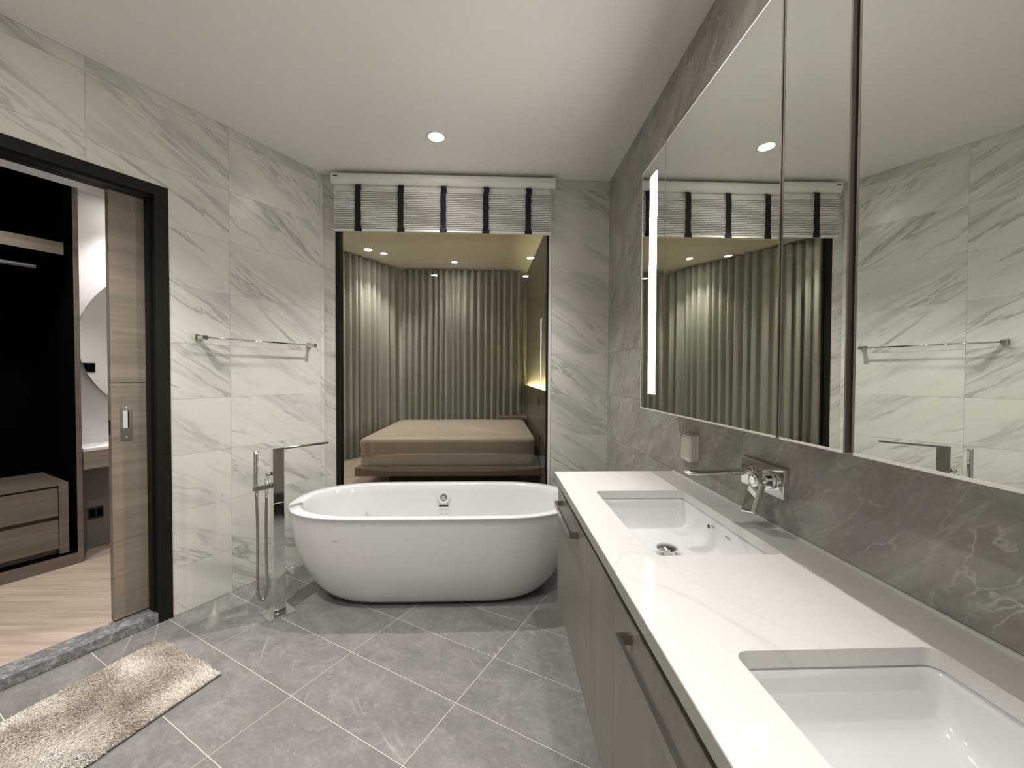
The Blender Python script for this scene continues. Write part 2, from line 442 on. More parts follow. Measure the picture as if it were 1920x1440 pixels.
# ------------------------------------------------------------------ door frame, threshold and sliding door
box('soffit', .0105, .9445, .1465, .2349, 2.2262, 2.2299, M['white_paint'], wl)
box('plaster', FR, 1.80, .2351, .2356, .05, 2.6, M['white_paint'], wl); box('plaster', OP0, FR, .2351, .2356, 2.2305, 2.6, M['white_paint'], wl)
df = boxes('trim_1', [
    (.945, FR, -.006, .092, 0, OPZ), (.936, .9449, .04, .092, .052, 2.23),
    (OP0, .01, -.006, .092, 0, OPZ), (.01, .945, -.006, .092, 2.23, OPZ),
    (.0105, .9355, .02, .035, 2.222, 2.2299)], M['black'], loc=WALL0, rotz=RW)
tag(df, 'black door frame set in the marble wall', kind='structure')
hd = box('track_cover', .01, .945, .100, .146, 2.23, 2.30, M['black'], df)
sl = box('trim_2', .0105, .9445, 0.0, .114, 0, .05, M['sill'], None, .002, WALL0, RW)
tag(sl, 'mottled grey stone threshold under the sliding door', kind='structure')

dr = thing('door_1', 'greige oak sliding door half pushed into the wall', 'door', SN(0, DL) + Vector((0, 0, .0)), RW)
dr['kind'] = 'structure'; del dr['category']
bm = bmesh.new(); add_box(bm, .80, 1.62, .099, .137, .058, 1.2605, .0015); link('lower_panel', finish(bm, 'lower_panel'), M['wood_door'], dr)
bm = bmesh.new(); add_box(bm, .80, 1.62, .099, .137, 1.2635, 2.222, .0015); link('upper_panel', finish(bm, 'upper_panel'), M['wood_door'], dr)
box('groove', .801, 1.62, .102, .135, 1.2604, 1.2636, M['gap'], dr)
pl = boxes('pull_plate', [(.834, .844, .0965, .0989, .967, 1.147), (.868, .880, .0965, .0989, .967, 1.147), (.844, .868, .0965, .0989, .967, 1.030), (.844, .868, .0965, .0989, 1.122, 1.147)], M['nickel'], dr)
box('recess', .8445, .8675, .0980, .0988, 1.0305, 1.1215, M['lip'], pl)
box('recess_shadow', .8625, .8675, .0975, .0980, 1.031, 1.121, M['gap'], pl)
for z in (1.137, .985): lathe('screw', [(.0035, .0), (.0035, .001)], M['lip'], pl, 12, (.857, .0958, z), 'y')
boxes('lock_slot', [(.7985, .7999, .110, .124, 1.005, 1.075)], M['blackplate'], dr)

# ------------------------------------------------------------------ window between bathroom and bedroom
wn = box('window_1', X0W, X0W + .03, -.004, .06, 0, HC, M['black'], loc=(0, YB, 0)); tag(wn, 'full height fixed glass window in a thin black frame', kind='structure')
box('frame', .372, .384, -.002, .06, 0, HC, M['black'], wn); box('frame', .384, .4025, -.003, .06, 0, HC, M['alu'], wn)
box('frame', X0W + .03, .372, .0, .06, 0, .03, M['black'], wn); box('frame', X0W + .03, .372, .0, .06, HC - .03, HC, M['black'], wn)
box('pane', X0W + .03, .372, .024, .034, .03, HC - .03, M['glass'], wn)

# ------------------------------------------------------------------ bedroom shell
ZB, ZF = 3.12, .05
BPOLY = [(.75, 3.12), (.65, 7.2), (-2.1, 7.2), tuple(SN(2.3, -5.3).xy), tuple(SN(2.3, -4.17).xy), (-1.95, 3.12)]
bf = prism('floor', BPOLY, -.1, ZF, M['wood_floor']); tag(bf, 'pale oak bedroom floor', kind='structure')
bc = prism('ceiling', BPOLY, ZB, ZB + .1, M['bed_ceiling']); tag(bc, 'warm white bedroom ceiling', kind='structure')
bw = prism('wall_bedroom_right', [(.675, 3.12), (.522, 7.1), (.65, 7.1), (.80, 3.12)], ZF, ZB, M['wall_paper']); tag(bw, 'brown wallcovering behind the bed head', kind='structure')
bw = prism('wall_bedroom_back', [(-2.1, 7.08), (.65, 7.08), (.65, 7.2), (-2.1, 7.2)], ZF, ZB, M['bed_ceiling']); tag(bw, 'bedroom wall hidden behind the far curtain', kind='structure')
p0, p1 = Vector((-1.80, 7.1, 0)), Vector((-1.80, 7.1, 0)) - A * 4.7
bw = prism('wall_bedroom_left', [tuple((p0).xy), tuple((p0 - N * .1).xy), tuple((p1 - N * .1).xy), tuple(p1.xy)], ZF, ZB, M['bed_ceiling']); tag(bw, 'bedroom wall hidden behind the skewed curtain', kind='structure')
bw = prism('wall_bedroom_front', [tuple(SN(2.2, -4.1505).xy), tuple(SN(2.3, -4.1505).xy), tuple(SN(2.3, -5.3).xy), tuple(SN(2.2, -5.3).xy)], ZF, ZB, M['bed_ceiling']); tag(bw, 'short bedroom wall beside the dressing room', kind='structure')
bw = prism('wall_closet_right', [tuple(SN(1.52, -2.80).xy), tuple(SN(2.25, -4.15).xy), tuple(SN(2.35, -4.15).xy), (-1.60, 2.985), (-1.40, 2.985)], ZF, ZB, M['underwall']); tag(bw, 'end wall between dressing room and bedroom', kind='structure')
bw = prism('wall_bedroom_corner', [(-1.384, 3.02), (-1.384, 3.11), (-1.66, 3.11), (-1.60, 3.02)], ZF, ZB, M['bed_ceiling']); tag(bw, 'bedroom corner wall beside the window', kind='structure')

def curtain(name, start, direction, normal, length, z0, z1, folds, amp, label, seed):
    rnd = random.Random(seed); bm = bmesh.new(); nz = 7
    n = folds * 10; ph = 0; cols = []
    widths = [rnd.uniform(.75, 1.3) for _ in range(folds)]; tot = sum(widths)
    u = []; off = []
    acc = 0
    for k in range(folds):
        a = amp * rnd.uniform(.75, 1.15)
        for j in range(10):
            t = j / 10
            u.append((acc + widths[k] * t) / tot * length); off.append((a, t))
        acc += widths[k]
    u.append(length); off.append((amp, 0))
    rows = []
    for iz in range(nz):
        tz = iz / (nz - 1); z = z0 + (z1 - z0) * tz
        sp = .80 + .35 * (1 - tz)
        row = []
        for uu, (a, t) in zip(u, off):
            s = math.cos(2 * PI * t); s = math.copysign(abs(s) ** .7, s)
            w_ = .006 * math.sin(uu * 5 + tz * 2.2 + seed) * (1 - tz)
            row.append(bm.verts.new(start + direction * (uu + w_) + normal * (s * a * sp) + Vector((0, 0, z))))
        rows.append(row)
    for r0, r1 in zip(rows, rows[1:]):
        for k in range(len(r0) - 1): bm.faces.new((r0[k], r0[k + 1], r1[k + 1], r1[k])).smooth = True
    me = finish(bm, name); o = link(name, me, M['curtain'], None, smooth=True)
    md = o.modifiers.new('thickness', 'SOLIDIFY'); md.thickness = .003
    tag(o, label, 'curtain'); return o
curtain('curtain', Vector((-1.62, 6.93, 0)), Vector((1, 0, 0)), Vector((0, 1, 0)), 2.05, .065, 3.10, 19, .062, 'grey beige pleated curtain across the far end behind the bed', 3)
pc = Vector((-1.735, 6.86, 0))
curtain('curtain', pc - A * 4.15, A, N, 4.12, .065, 3.10, 32, .060, 'grey beige pleated curtain along the skewed side of the bedroom', 5)
curtain('curtain', Vector((.445, 7.045, 0)), Vector((1, 0, 0)), Vector((0, 1, 0)), .07, .065, 3.08, 1, .018, 'narrow curtain edge against the brown headboard wall', 9)

# ------------------------------------------------------------------ downlights
def downlight(x, y, z, power, color, label, group, room_name, angle=106, blend=.8, r=.047):
    t = thing('downlight', label, 'ceiling light', (x, y, z), 0, group)
    bm = bmesh.new(); pr_ = [(r + .012, -.0005), (r + .012, -.003), (r + .009, -.0045), (r - .003, -.0045), (r - .004, -.0005)]
    loft(bm, [[(a * math.cos(2 * PI * k / 32), a * math.sin(2 * PI * k / 32), b) for k in range(32)] for a, b in pr_ + pr_[:1]])
    link('trim_ring', finish(bm, 'trim_ring'), M['alu'], t)
    lathe('lens', [(r - .0045, -.0035), (r - .0045, -.0015)], M['lens'], t, 32)
    ld = bpy.data.lights.new('lamp', 'SPOT'); ld.energy = power; ld.color = color; ld.spot_size = math.radians(angle); ld.spot_blend = blend
    ld.shadow_soft_size = .022
    lo = bpy.data.objects.new('lamp', ld); C.objects.link(lo); lo.parent = t; lo.location = (0, 0, -.03)
    return t
G1 = 'bathroom ceiling downlights'
downlight(-.375, 2.494, HC, SPOT_W, WHITE, 'bright downlight in the bathroom ceiling above the bathtub', G1, 'b')
downlight(-1.50, 1.30, HC, SPOT_W, WHITE, 'bathroom ceiling downlight near the sliding door', G1, 'b')
downlight(-.916, .15, HC, SPOT_W, WHITE, 'bathroom ceiling downlight over the open floor', G1, 'b')
downlight(.41, 1.08, HC, SPOT_W * .27, WHITE, 'bathroom ceiling downlight over the far basin', G1, 'b')
downlight(.415, .17, HC, SPOT_W * .27, WHITE, 'bathroom ceiling downlight over the near basin', G1, 'b')
G2 = 'bedroom ceiling downlights'
downlight(-1.69, 6.09, ZB, BED_W * 1.1, WARM, 'bedroom downlight close to the corner of the two curtains', G2, 'd')
downlight(-.685, 6.50, ZB, BED_W * .35, WARM, 'bedroom downlight before the middle of the far curtain', G2, 'd')
downlight(-2.55, 4.65, ZB, BED_W, WARM, 'bedroom downlight beside the skewed curtain', G2, 'd')
downlight(-.65, 4.55, ZB, BED_W * 1.6, WARM, 'unseen bedroom downlight added above the near side of the bed', G2, 'd')  # unseen lamp, added to brighten the mattress

# ------------------------------------------------------------------ bathtub
TX, TY = -.366, 2.497
tb = thing('bathtub', 'white freestanding oval bathtub in front of the window', 'bathtub', (TX, TY, 0))
def oval(hl, hw, z, n=128):
    """long sides nearly straight, rounded ends"""
    ls = hl * .44; out = []
    cap = hl - ls
    for k in range(n):
        t = k / n * 4; q = int(t); f = t - q
        # each quarter: straight run then the end curve
        if q in (0, 2): f = 1 - f
        if f < .35: x, y = ls * f / .35, hw * (1 - .012 * (f / .35) ** 2)
        else:
            a = (f - .35) / .65 * PI / 2
            c, d = math.sin(a), math.cos(a)
            x, y = ls + cap * abs(c) ** .90, hw * .988 * max(d, 0) ** .84
        sx, sy = ((1, 1), (-1, 1), (-1, -1), (1, -1))[q]
        out.append((sx * x, sy * y, z))
    return out
outer = [(.54, .150, .012), (.600, .205, .014), (.628, .228, .022), (.664, .250, .045), (.705, .273, .085), (.746, .296, .14), (.787, .320, .22), (.822, .340, .31), (.843, .355, .41), (.855, .366, .50), (.858, .370, .535)]
rim = [(.860, .3745, .541), (.8605, .3755, .5455), (.859, .374, .5495), (.855, .371, .551)]
inner = [(.806, .334, .551), (.797, .326, .5485), (.792, .321, .541), (.782, .314, .50), (.758, .299, .38), (.724, .281, .26), (.684, .262, .18), (.615, .230, .135), (.47, .17, .122), (.2, .08, .119)]
bm = bmesh.new(); loft(bm, [oval(*p) for p in outer + rim + inner], True, True); link('shell', finish(bm, 'shell'), M['acrylic'], tb)
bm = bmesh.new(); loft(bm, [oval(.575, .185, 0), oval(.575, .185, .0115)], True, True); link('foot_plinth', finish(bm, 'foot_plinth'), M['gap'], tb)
# overflow, drain and sticker on the far inner side
sl_ = math.atan2(.314 - .299, .12)
ov = bpy.data.objects.new('overflow', None)
oc = lathe('overflow_cover', [(.044, 0), (.044, .004), (.041, .006), (.024, .006), (.0235, .004), (.021, .0045)], M['sticker'], tb, 32, (0.0, .3055, .455), 'y')
oc.rotation_euler = (sl_, 0, PI)
lathe('ring', [(.021, .0061), (.021, .0075), (.017, .0075), (.017, .0061)], M['print_dark'], oc, 32, None, 'y')
lathe('cap', [(.0168, .0045), (.0168, .0085), (.012, .0095)], M['chrome'], oc, 24, None, 'y')
st = box('sticker', -.034, .034, -.0005, .0, -.125, -.045, M['sticker'], tb, 0, (0.0, .3135, .455)); st.rotation_euler = (-sl_ * .95, 0, 0); st.location = (0, .3050, .455)
box('black_band', -.033, .033, -.0012, -.0006, -.060, -.049, M['print_dark'], st)
for ix in (-1, 1):
    for iz in (0, 1):
        boxes('pictogram', [(ix * .017 - .011, ix * .017 + .004, -.0010, -.0006, -.083 - iz * .028, -.081 - iz * .028),
              (ix * .017 - .009, ix * .017 + .002, -.0010, -.0006, -.070 - iz * .028, -.0685 - iz * .028),
              (ix * .017 + .006, ix * .017 + .011, -.0010, -.0006, -.086 - iz * .028, -.079 - iz * .028)], M['print_grey'], st)
lathe('drain', [(.03, .1215), (.03, .124), (.02, .1255)], M['chrome'], tb, 24, (0, 0, 0))
lg = lathe('front_badge', [(.012, -.003), (.012, .0005)], M['badge'], tb, 24, (-.49, -.3445, .43), 'y'); lg.scale = (1.5, 1, .4); lg.rotation_euler = (-.14, 0, -.06)

# ------------------------------------------------------------------ floor standing bath filler
FA = math.radians(42)
bt = thing('bath_filler', 'chrome floor standing bath filler with flat spout and hand shower', 'bath tap', (-1.193, 2.222, 0), PI / 2 - FA)
# local x = spout direction (towards the tub), local y = away from the camera
box('base_plate', -.065, .070, -.065, .070, 0, .010, M['chrome'], bt, .002)
cl = box('column', -.027, .030, -.021, .021, .010, .912, M['chrome'], bt, .002)
box('collar', -.030, .033, -.024, .024, .0101, .032, M['chrome'], cl, .002); box('joint', -.0275, .0305, -.0215, .0215, .612, .615, M['lip'], cl)
box('spout', .0301, .275, -.021, .021, .899, .912, M['chrome'], bt, .002)
bm = bmesh.new(); add_box(bm, -.118, -.0275, -.017, .017, .696, .726, .005); hl_ = link('holder', finish(bm, 'holder'), M['chrome'], bt)
tube_obj('elbow', [(-.052, 0, .665), (-.052, 0, .760)], .0095, M['chrome'], hl_)
lathe('diverter_knob', [(.012, .762), (.014, .766), (.014, .780), (.010, .784)], M['chrome'], hl_, 20, (-.040, .012, 0))
hs = tube_obj('hand_shower', [(-.100, 0, .690), (-.100, 0, .725), (-.100, 0, .890), (-.100, 0, .905)], [.010, .0125, .0125, .0115], M['chrome'], bt, 16)
for k in range(9): box('nozzle', -.098, -.088, -.0135, -.0105, .825 + k * .0085, .829 + k * .0085, M['lip'], hs)
hp = []
for k in range(41):
    t = k / 40
    if t < .42: u = t / .42; p = (-.100 + .004 * math.sin(u * PI), 0, .690 - u * .50)
    elif t > .58: u = (t - .58) / .42; p = (-.052 - .004 * math.sin(u * PI), 0, .19 + u * .475)
    else:
        a = PI + (t - .42) / .16 * PI; p = (-.076 + .024 * math.cos(a), 0, .19 + .085 * math.sin(a))
    hp.append(p)
tube_obj('hose', hp, .0072, M['steel'], bt, 12)

# ------------------------------------------------------------------ vanity
VX, VY0, VY1 = .288, -.150, 1.855
va = thing('vanity_cabinet', 'taupe wall hung vanity cabinet with long bar pulls', 'cabinet', (0, 0, 0))
boxes('body', [(.306, XW - .001, VY0, VY1 - .003, .262, .280), (.306, XW - .001, VY1 - .021, VY1 - .003, .281, .833), (.306, XW - .001, VY0, VY0 + .018, .281, .833),
               (XW - .018, XW - .001, VY0 + .018, VY1 - .021, .281, .833), (.306, .322, VY0 + .018, VY1 - .021, .281, .833), (.3225, .819, .843, .861, .281, .833)], M['carcass'], va)
fr = [(1.2554, VY1 - .003, True), (0.9554, 1.2546, False), (0.3554, 0.9546, True), (0.0554, 0.3546, False), (VY0, 0.0546, False)]
for y0, y1, hd_ in fr:
    f = box('front' if not hd_ else 'drawer_front', VX, .3055, y0, y1, .262, .790, M['laminate'], va, .0008)
    box('edge_lip', VX - .0012, .3056, y0, y1, .7901, .7945, M['nickel'], f)
    if hd_:
        yc = 1.555 if y0 > 1 else .655
        boxes('pull', [(VX - .034, VX - .026, yc - .18, yc + .18, .744, .764), (VX - .026, VX - .0001, yc - .18, yc - .168, .744, .764), (VX - .026, VX - .0001, yc + .168, yc + .18, .744, .764)], M['nickel'], f)
SINKS = [(.556, 1.256), (.556, .3485)]
HX, HY = .171, .281
bm = bmesh.new(); loops = [[(.272, VY0 - .004), (XW - .0005, VY0 - .004), (XW - .0005, VY1), (.272, VY1)]] + [rrect(cx, cy, HX, HY, .022, 6) for cx, cy in SINKS]
es = []
for lp in loops:
    vv = [bm.verts.new((x, y, ZC)) for x, y in lp]; es += [bm.edges.new((vv[i], vv[(i + 1) % len(vv)])) for i in range(len(vv))]
bmesh.ops.triangle_fill(bm, use_beauty=True, edges=es)
r = bmesh.ops.extrude_face_region(bm, geom=list(bm.faces))
bmesh.ops.translate(bm, verts=[v for v in r['geom'] if isinstance(v, bmesh.types.BMVert)], vec=(0, 0, -.0295))
ct = link('countertop', finish(bm, 'countertop'), M['quartz']); tag(ct, 'long white quartz countertop with two basin cut outs on the vanity', 'countertop')
box('edge_band', .2706, .2719, VY0 - .004, VY1, .8344, .8628, M['band'], ct)
box('sealant', XW - .0075, XW - .0006, VY0, VY1, ZC + .0001, ZC + .005, M['alu'], ct)

for i, (cx, cy) in enumerate(SINKS):
    b = thing('basin', ['white undermount basin with domed drain cover below the wall faucet', 'white undermount basin at the near end of the countertop'][i], 'basin', (cx, cy, 0), 0, 'undermount basins')
    prof = [(.022, .022, .8335), (.022, .022, .8225), (.0045, .0045, .8225), (.003, .003, .8335)]
    hx, hy = HX + .002, HY + .002
    L1 = [(hx + .020, hy + .020, .8225, .03), (hx + .020, hy + .020, .8335, .03), (hx, hy, .8335, .024), (hx - .002, hy - .004, .815, .026), (hx - .006, hy - .010, .785, .03), (hx - .011, hy - .022, .760, .034),
          (hx - .020, hy - .050, .743, .04), (hx - .036, hy - .085, .735, .05), (.08, .13, .7325, .05), (.03, .03, .7305, .029)]
    L0 = [(.03, .03, .722, .029), (.09, .14, .722, .05), (hx - .028, hy - .07, .728, .05), (hx - .004, hy - .035, .750, .04), (hx + .003, hy - .012, .785, .03), (hx + .006, hy + .002, .8225, .03)]
    bm = bmesh.new(); loft(bm, [[(x, y, z) for x, y in rrect(0, 0, a, c, rr, 6)] for a, c, z, rr in L0 + L1], True, True)
    link('bowl', finish(bm, 'bowl'), M['ceramic'], b)
    d = lathe('drain', [(.026, .7306), (.026, .734), (.010, .736), (.010, .744), (.020, .745), (.034, .750), (.035, .7525), (.030, .757), (.012, .760), (.002, .7605)], M['chrome'], b, 32, (-.0, .02, 0))
    oh = lathe('overflow_hole', [(.0065, 0), (.0065, .001)], M['print_dark'], b, 16, (hx - .0068, .075, .800), 'x')
    for yy, z, w_ in ((.052, .808, .010), (-.035, .806, .014)): box('print', hx - .0060, hx - .0052, yy - w_, yy + w_, z - .002, z + .002, M['print_grey'], b)

# ------------------------------------------------------------------ wall faucet and white box
fc = thing('wall_faucet', 'chrome wall mounted faucet with square plate and lever above the far basin', 'faucet', (XW, 1.216, 1.0))
box('plate', -.014, -.0002, -.100, .100, -.045, .045, M['chrome'], fc, .002)
bm = bmesh.new()
sec = [(-.0142, .016), (-.05, .0155), (-.12, .0145), (-.19, .013), (-.215, .011), (-.222, .008)]
loft(bm, [[(x, .054 + yy, zz + .004 - abs(x) * .02) for yy, zz in rrect(0, 0, .021 if i < 4 else .018, hgt / 2 + (.003 if i == 0 else 0), .006, 4)] for i, (x, hgt) in enumerate(sec)], True, True)
link('spout', finish(bm, 'spout'), M['chrome'], fc)
lathe('aerator', [(.009, -.008), (.009, -.002)], M['steel'], fc, 16, (-.205, .054, -.004))
lathe('spout_collar', [(.026, -.0145), (.026, -.020), (.024, -.022)], M['chrome'], fc, 28, (0, .054, .002), 'x')
lathe('lever_collar', [(.027, -.0145), (.027, -.020), (.025, -.022)], M['chrome'], fc, 28, (0, -.045, .0), 'x')
lathe('lever_body', [(.0215, -.0221), (.0215, -.066), (.020, -.070), (.012, -.072)], M['chrome'], fc, 28, (0, -.045, 0), 'x')
bm = bmesh.new(); Mx = Matrix.Translation((-.050, -.045, -.004)) @ Matrix.Rotation(.42, 4, 'Y') @ Matrix.Rotation(-.20, 4, 'X')
add_box(bm, -.012, .008, -.028, .028, -.102, -.004, .008, mat=Mx, seg=4)
link('lever', finish(bm, 'lever'), M['chrome'], fc)

wx = thing('wall_box', 'small white plastic box fixed on the stone wall between mirror and faucet', 'dispenser', (XW, 1.672, 1.005))
bm = bmesh.new()
pr = [(-.0002, -.050), (-.034, -.050), (-.036, -.046), (-.036, .050), (-.030, .058), (-.0002, .060)]
lo_ = [bm.verts.new((x, -.042, z)) for x, z in pr]; hi_ = [bm.verts.new((x, .042, z)) for x, z in pr]
bm.faces.new(lo_); bm.faces.new(hi_[::-1])
for k in range(len(pr)): bm.faces.new((lo_[k], lo_[(k + 1) % len(pr)], hi_[(k + 1) % len(pr)], hi_[k]))
bmesh.ops.recalc_face_normals(bm, faces=bm.faces); bmesh.ops.bevel(bm, geom=list(bm.edges), offset=.004, segments=3, affect='EDGES')
link('casing', finish(bm, 'casing'), M['plastic'], wx)
box('outlet', -.028, -.010, -.020, .020, -.058, -.0501, M['plastic'], wx, .002); box('back_plate', -.006, -.0003, -.046, .046, -.046, .062, M['alu'], wx)

# ------------------------------------------------------------------ mirror cabinet
XM, MZ0, MZ1 = .672, 1.164, 2.242
mc = thing('mirror_cabinet', 'wide mirrored wall cabinet with a lit vertical strip above the vanity', 'mirror', (0, 0, 0))
boxes('body', [(XM + .024, XW - .001, -.190, 1.850, MZ0 + .004, MZ0 + .02), (XM + .024, XW - .001, -.190, 1.850, MZ1 - .02, MZ1 - .004),
               (XM + .024, XW - .001, 1.832, 1.850, MZ0 + .02, MZ1 - .02), (XM + .024, XW - .001, -.190, -.172, MZ0 + .02, MZ1 - .02), (XM + .0245, XM + .034, -.172, 1.832, MZ0 + .02, MZ1 - .02)], M['bronze'], mc)
def mirror_door(y0, y1, th, tv, name='mirror_door', framed=True):
    yc, zc = (y0 + y1) / 2, (MZ0 + MZ1) / 2; hy, hz = (y1 - y0) / 2, (MZ1 - MZ0) / 2
    fr_ = .004 if framed else .0006
    d = box(name, .0, .004, -hy + fr_, hy - fr_, -hz + .0035, hz - .0035, M['mirror'], mc)
    d.location = (XM, yc, zc); d.rotation_euler = (0, math.radians(tv), -math.radians(th))
    boxes('edge_frame', [(-.0006, .020, -hy, -hy + fr_, -hz, hz), (-.0006, .020, hy - fr_, hy, -hz, hz), (.0045, .020, -hy + fr_, hy - fr_, -hz, hz)], M['bronze'], d)
    box('edge_lip', -.0012, .0198, -hy + fr_, hy - fr_, -hz - .002, -hz + .0034, M['lip'], d); box('edge_lip', -.0012, .0198, -hy + fr_, hy - fr_, hz - .0034, hz + .001, M['lip'], d)
    return d
for y0, y1 in ((1.5955, 1.8520), (-.1900, .0665)):
    d = mirror_door(y0, y1, -.4 if y0 > 1 else .35, -.1, 'light_panel', False)
    box('side_lip', -.0010, .004, d.dimensions.y / 2 - .002 if y0 > 1 else -d.dimensions.y / 2, d.dimensions.y / 2 + .0005 if y0 > 1 else -d.dimensions.y / 2 + .002, -.539, .539, M['lip'], d)
    box('light_strip', -.0016, -.0001, -.036, .034, -.470, .475, M['strip'], d)
mirror_door(.9400, 1.5940, -.4, -.1); mirror_door(.7480, .9330, .3, -.15, 'mirror_door', True); mirror_door(.0680, .7360, .35, -.15)

# ------------------------------------------------------------------ towel bar
tw = thing('towel_bar', 'slim chrome towel bar on the marble wall', 'towel bar', SN(0, DL, 0), RW)
S1, S2, ZT = 1.135, 1.800, 1.512
for s in (S1, S2):
    b_ = box('bracket', s - .016, s + .016, -.0080, -.0002, ZT - .019, ZT + .019, M['chrome'], tw, .0015)
    box('arm', s - .011, s + .011, -.062, -.0081, ZT - .011, ZT + .011, M['chrome'], b_, .0015); box('end_cap', s - .013, s + .013, -.080, -.0621, ZT - .013, ZT + .013, M['chrome'], b_, .002)
tube_obj('rail', [(S1 + .0135, -.071, ZT), (S2 - .0135, -.071, ZT)], .0055, M['chrome'], tw)

# ------------------------------------------------------------------ roman blind
rb = thing('roman_blind', 'raised grey roman blind with five black straps over the window', 'blind', (0, 0, 0))
bm = bmesh.new()
prf = [(2.998, 2.666), (2.998, 2.738), (2.915, 2.738), (2.906, 2.732), (2.903, 2.715), (2.905, 2.695), (2.912, 2.678), (2.922, 2.668), (2.93, 2.666)]
loft(bm, [[(x, y, z) for y, z in prf] for x in (-1.172, .412)], True, True, False); hr = link('head_rail', finish(bm, 'head_rail'), M['alu'], rb)
for x0, x1 in ((-1.178, -1.1721), (.4121, .418)):
    bm = bmesh.new(); loft(bm, [[(x, y, z) for y, z in prf] for x in (x0, x1)], True, True, False); link('end_cap', finish(bm, 'end_cap'), M['alu'], hr)
box('printed_mark', -1.160, -1.131, 2.9020, 2.9030, 2.708, 2.717, M['print_dark'], hr)
bm = bmesh.new(); BX0, BX1 = -1.163, .384; NF = 21; z_top, z_bot = 2.622, 2.352
pf = [(2.945, 2.664), (2.940, 2.640), (2.926, z_top)]
for k in range(NF):
    z1_ = z_top - (z_top - z_bot) * k / NF; dz = (z_top - z_bot) / NF
    j = random.uniform(-.001, .001)
    pf += [(2.921 + j, z1_ - dz * .06), (2.920 + j, z1_ - dz * .42), (2.922 + j, z1_ - dz * .54), (2.950, z1_ - dz * .58), (2.950, z1_ - dz * .98)]
cols = [[bm.verts.new((x, y + .0006 * math.sin(x * 9 + z * 60), z + .0003 * math.sin(x * 7 + z * 90))) for y, z in pf] for x in [BX0 + (BX1 - BX0) * k / 24 for k in range(25)]]
for a, b in zip(cols, cols[1:]):
    for k in range(len(a) - 1): bm.faces.new((a[k], a[k + 1], b[k + 1], b[k]))
fo = link('folded_cloth', finish(bm, 'folded_cloth'), M['blind'], rb); md = fo.modifiers.new('t', 'SOLIDIFY'); md.thickness = .0012; md.offset = 1
box('bottom_rail', BX0, BX1, 2.916, 2.946, 2.334, 2.350, M['alu'], rb, .003)
for x in (-.990, -.690, -.388, -.083, .222):
    bm = bmesh.new(); rnd = random.Random(int(x * 1000)); pts = []
    for k in range(19):
        t = k / 18; z = 2.668 - t * .338
        y = 2.930 if t < .04 else (2.912 - .008 * math.exp(-((t - .10) / .06) ** 2)); sx = .007 * math.exp(-((t - .10) / .05) ** 2) + rnd.uniform(-.0015, .0015)
        pts.append((sx, y, z, .020 if t < .94 else .026))
    for s0_ in (0, 1):
        pass
    ring = [[bm.verts.new((x + sx - w_, y, z)), bm.verts.new((x + sx + w_, y, z)), bm.verts.new((x + sx + w_, y + .004, z)), bm.verts.new((x + sx - w_, y + .004, z))] for sx, y, z, w_ in pts]
    for a, b in zip(ring, ring[1:]):
        for k in range(4): bm.faces.new((a[k], a[(k + 1) % 4], b[(k + 1) % 4], b[k]))
    bm.faces.new(ring[0]); bm.faces.new(ring[-1][::-1])
    link('strap', finish(bm, 'strap'), M['strap'], rb)

# ------------------------------------------------------------------ bath mat
ma, mb = Vector((-1.641, 2.018, 0)), Vector((-1.191, 1.766, 0)); ml = Vector((-.31, -.76, 0))
mt = thing('bath_mat', 'shaggy cream bath mat on the floor before the sliding door', 'bath mat', tuple((ma + mb + ml) / 2 + (ma - ma)))
mo = mt.location.copy()
uv = (mb - ma), ml
prism('backing', [tuple((q - mo).xy) for q in (ma, mb, mb + ml, ma + ml)], 0.0003, .006, M['backing'], mt)
verts, faces = [], []
rnd = random.Random(4)
for k in range(90000):
    u, v = rnd.random(), rnd.random()
    p = ma + uv[0] * (.004 + u * .992) + uv[1] * (.004 + v * .992) - mo
    q = p * 5.0
    lean = Vector((mnoise.noise(q + Vector((3, 7, 1))), mnoise.noise(q + Vector((9, 2, 5))), 0)) * .014 + Vector((rnd.gauss(0, .004), rnd.gauss(0, .004), 0)) + Vector((.004, -.003, 0))
    h = .0075 + .004 * mnoise.noise(p * 9) + rnd.uniform(-.003, .003)
    a = rnd.uniform(0, 2 * PI); d = Vector((math.cos(a), math.sin(a), 0)) * .0013
    base = p + Vector((0, 0, .005)); mid = base + lean * .5 + Vector((0, 0, h * .7)); tip = base + lean + Vector((0, 0, h))
    i = len(verts); verts += [base - d, base + d, mid + d * .9, mid - d * .9, tip]
    faces += [(i, i + 1, i + 2, i + 3), (i + 3, i + 2, i + 4)]
me = bpy.data.meshes.new('pile'); me.from_pydata([tuple(v) for v in verts], [], faces)
tag(link('pile', me, M['pile'], mt), kind='stuff')

# ------------------------------------------------------------------ bedroom furniture
bd = thing('bed_frame', 'low walnut platform bed seen through the window', 'bed', (0, 0, 0))
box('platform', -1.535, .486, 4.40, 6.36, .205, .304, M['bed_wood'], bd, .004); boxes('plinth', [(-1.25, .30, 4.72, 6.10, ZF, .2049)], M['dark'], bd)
mx = thing('mattress', 'brown satin covered mattress on the walnut bed', 'mattress', (-.535, 5.37, .3045))
bm = bmesh.new(); NXg, NYg = 64, 56; HXm, HYm, HZ = .965, .94, .315
def mpt(u, v):   # rounded box top sheet
    return None
loops = []
for zf_, off_, in ((0.0, .03), (.02, .008), (.06, 0.0), (.17, .004), (.26, -.002), (.295, .006), (.31, .025), (.317, .06)):
    loops.append([(x + .004 * math.sin(y * 17 + zf_ * 30), y + .005 * math.sin(x * 15 + zf_ * 40), zf_ + (.004 * math.sin(x * 9) if zf_ > .25 else 0)) for x, y in rrect(0, 0, HXm - off_, HYm - off_, .07, 8)])
loft(bm, loops, True, False)
rim_ = loops[-1]
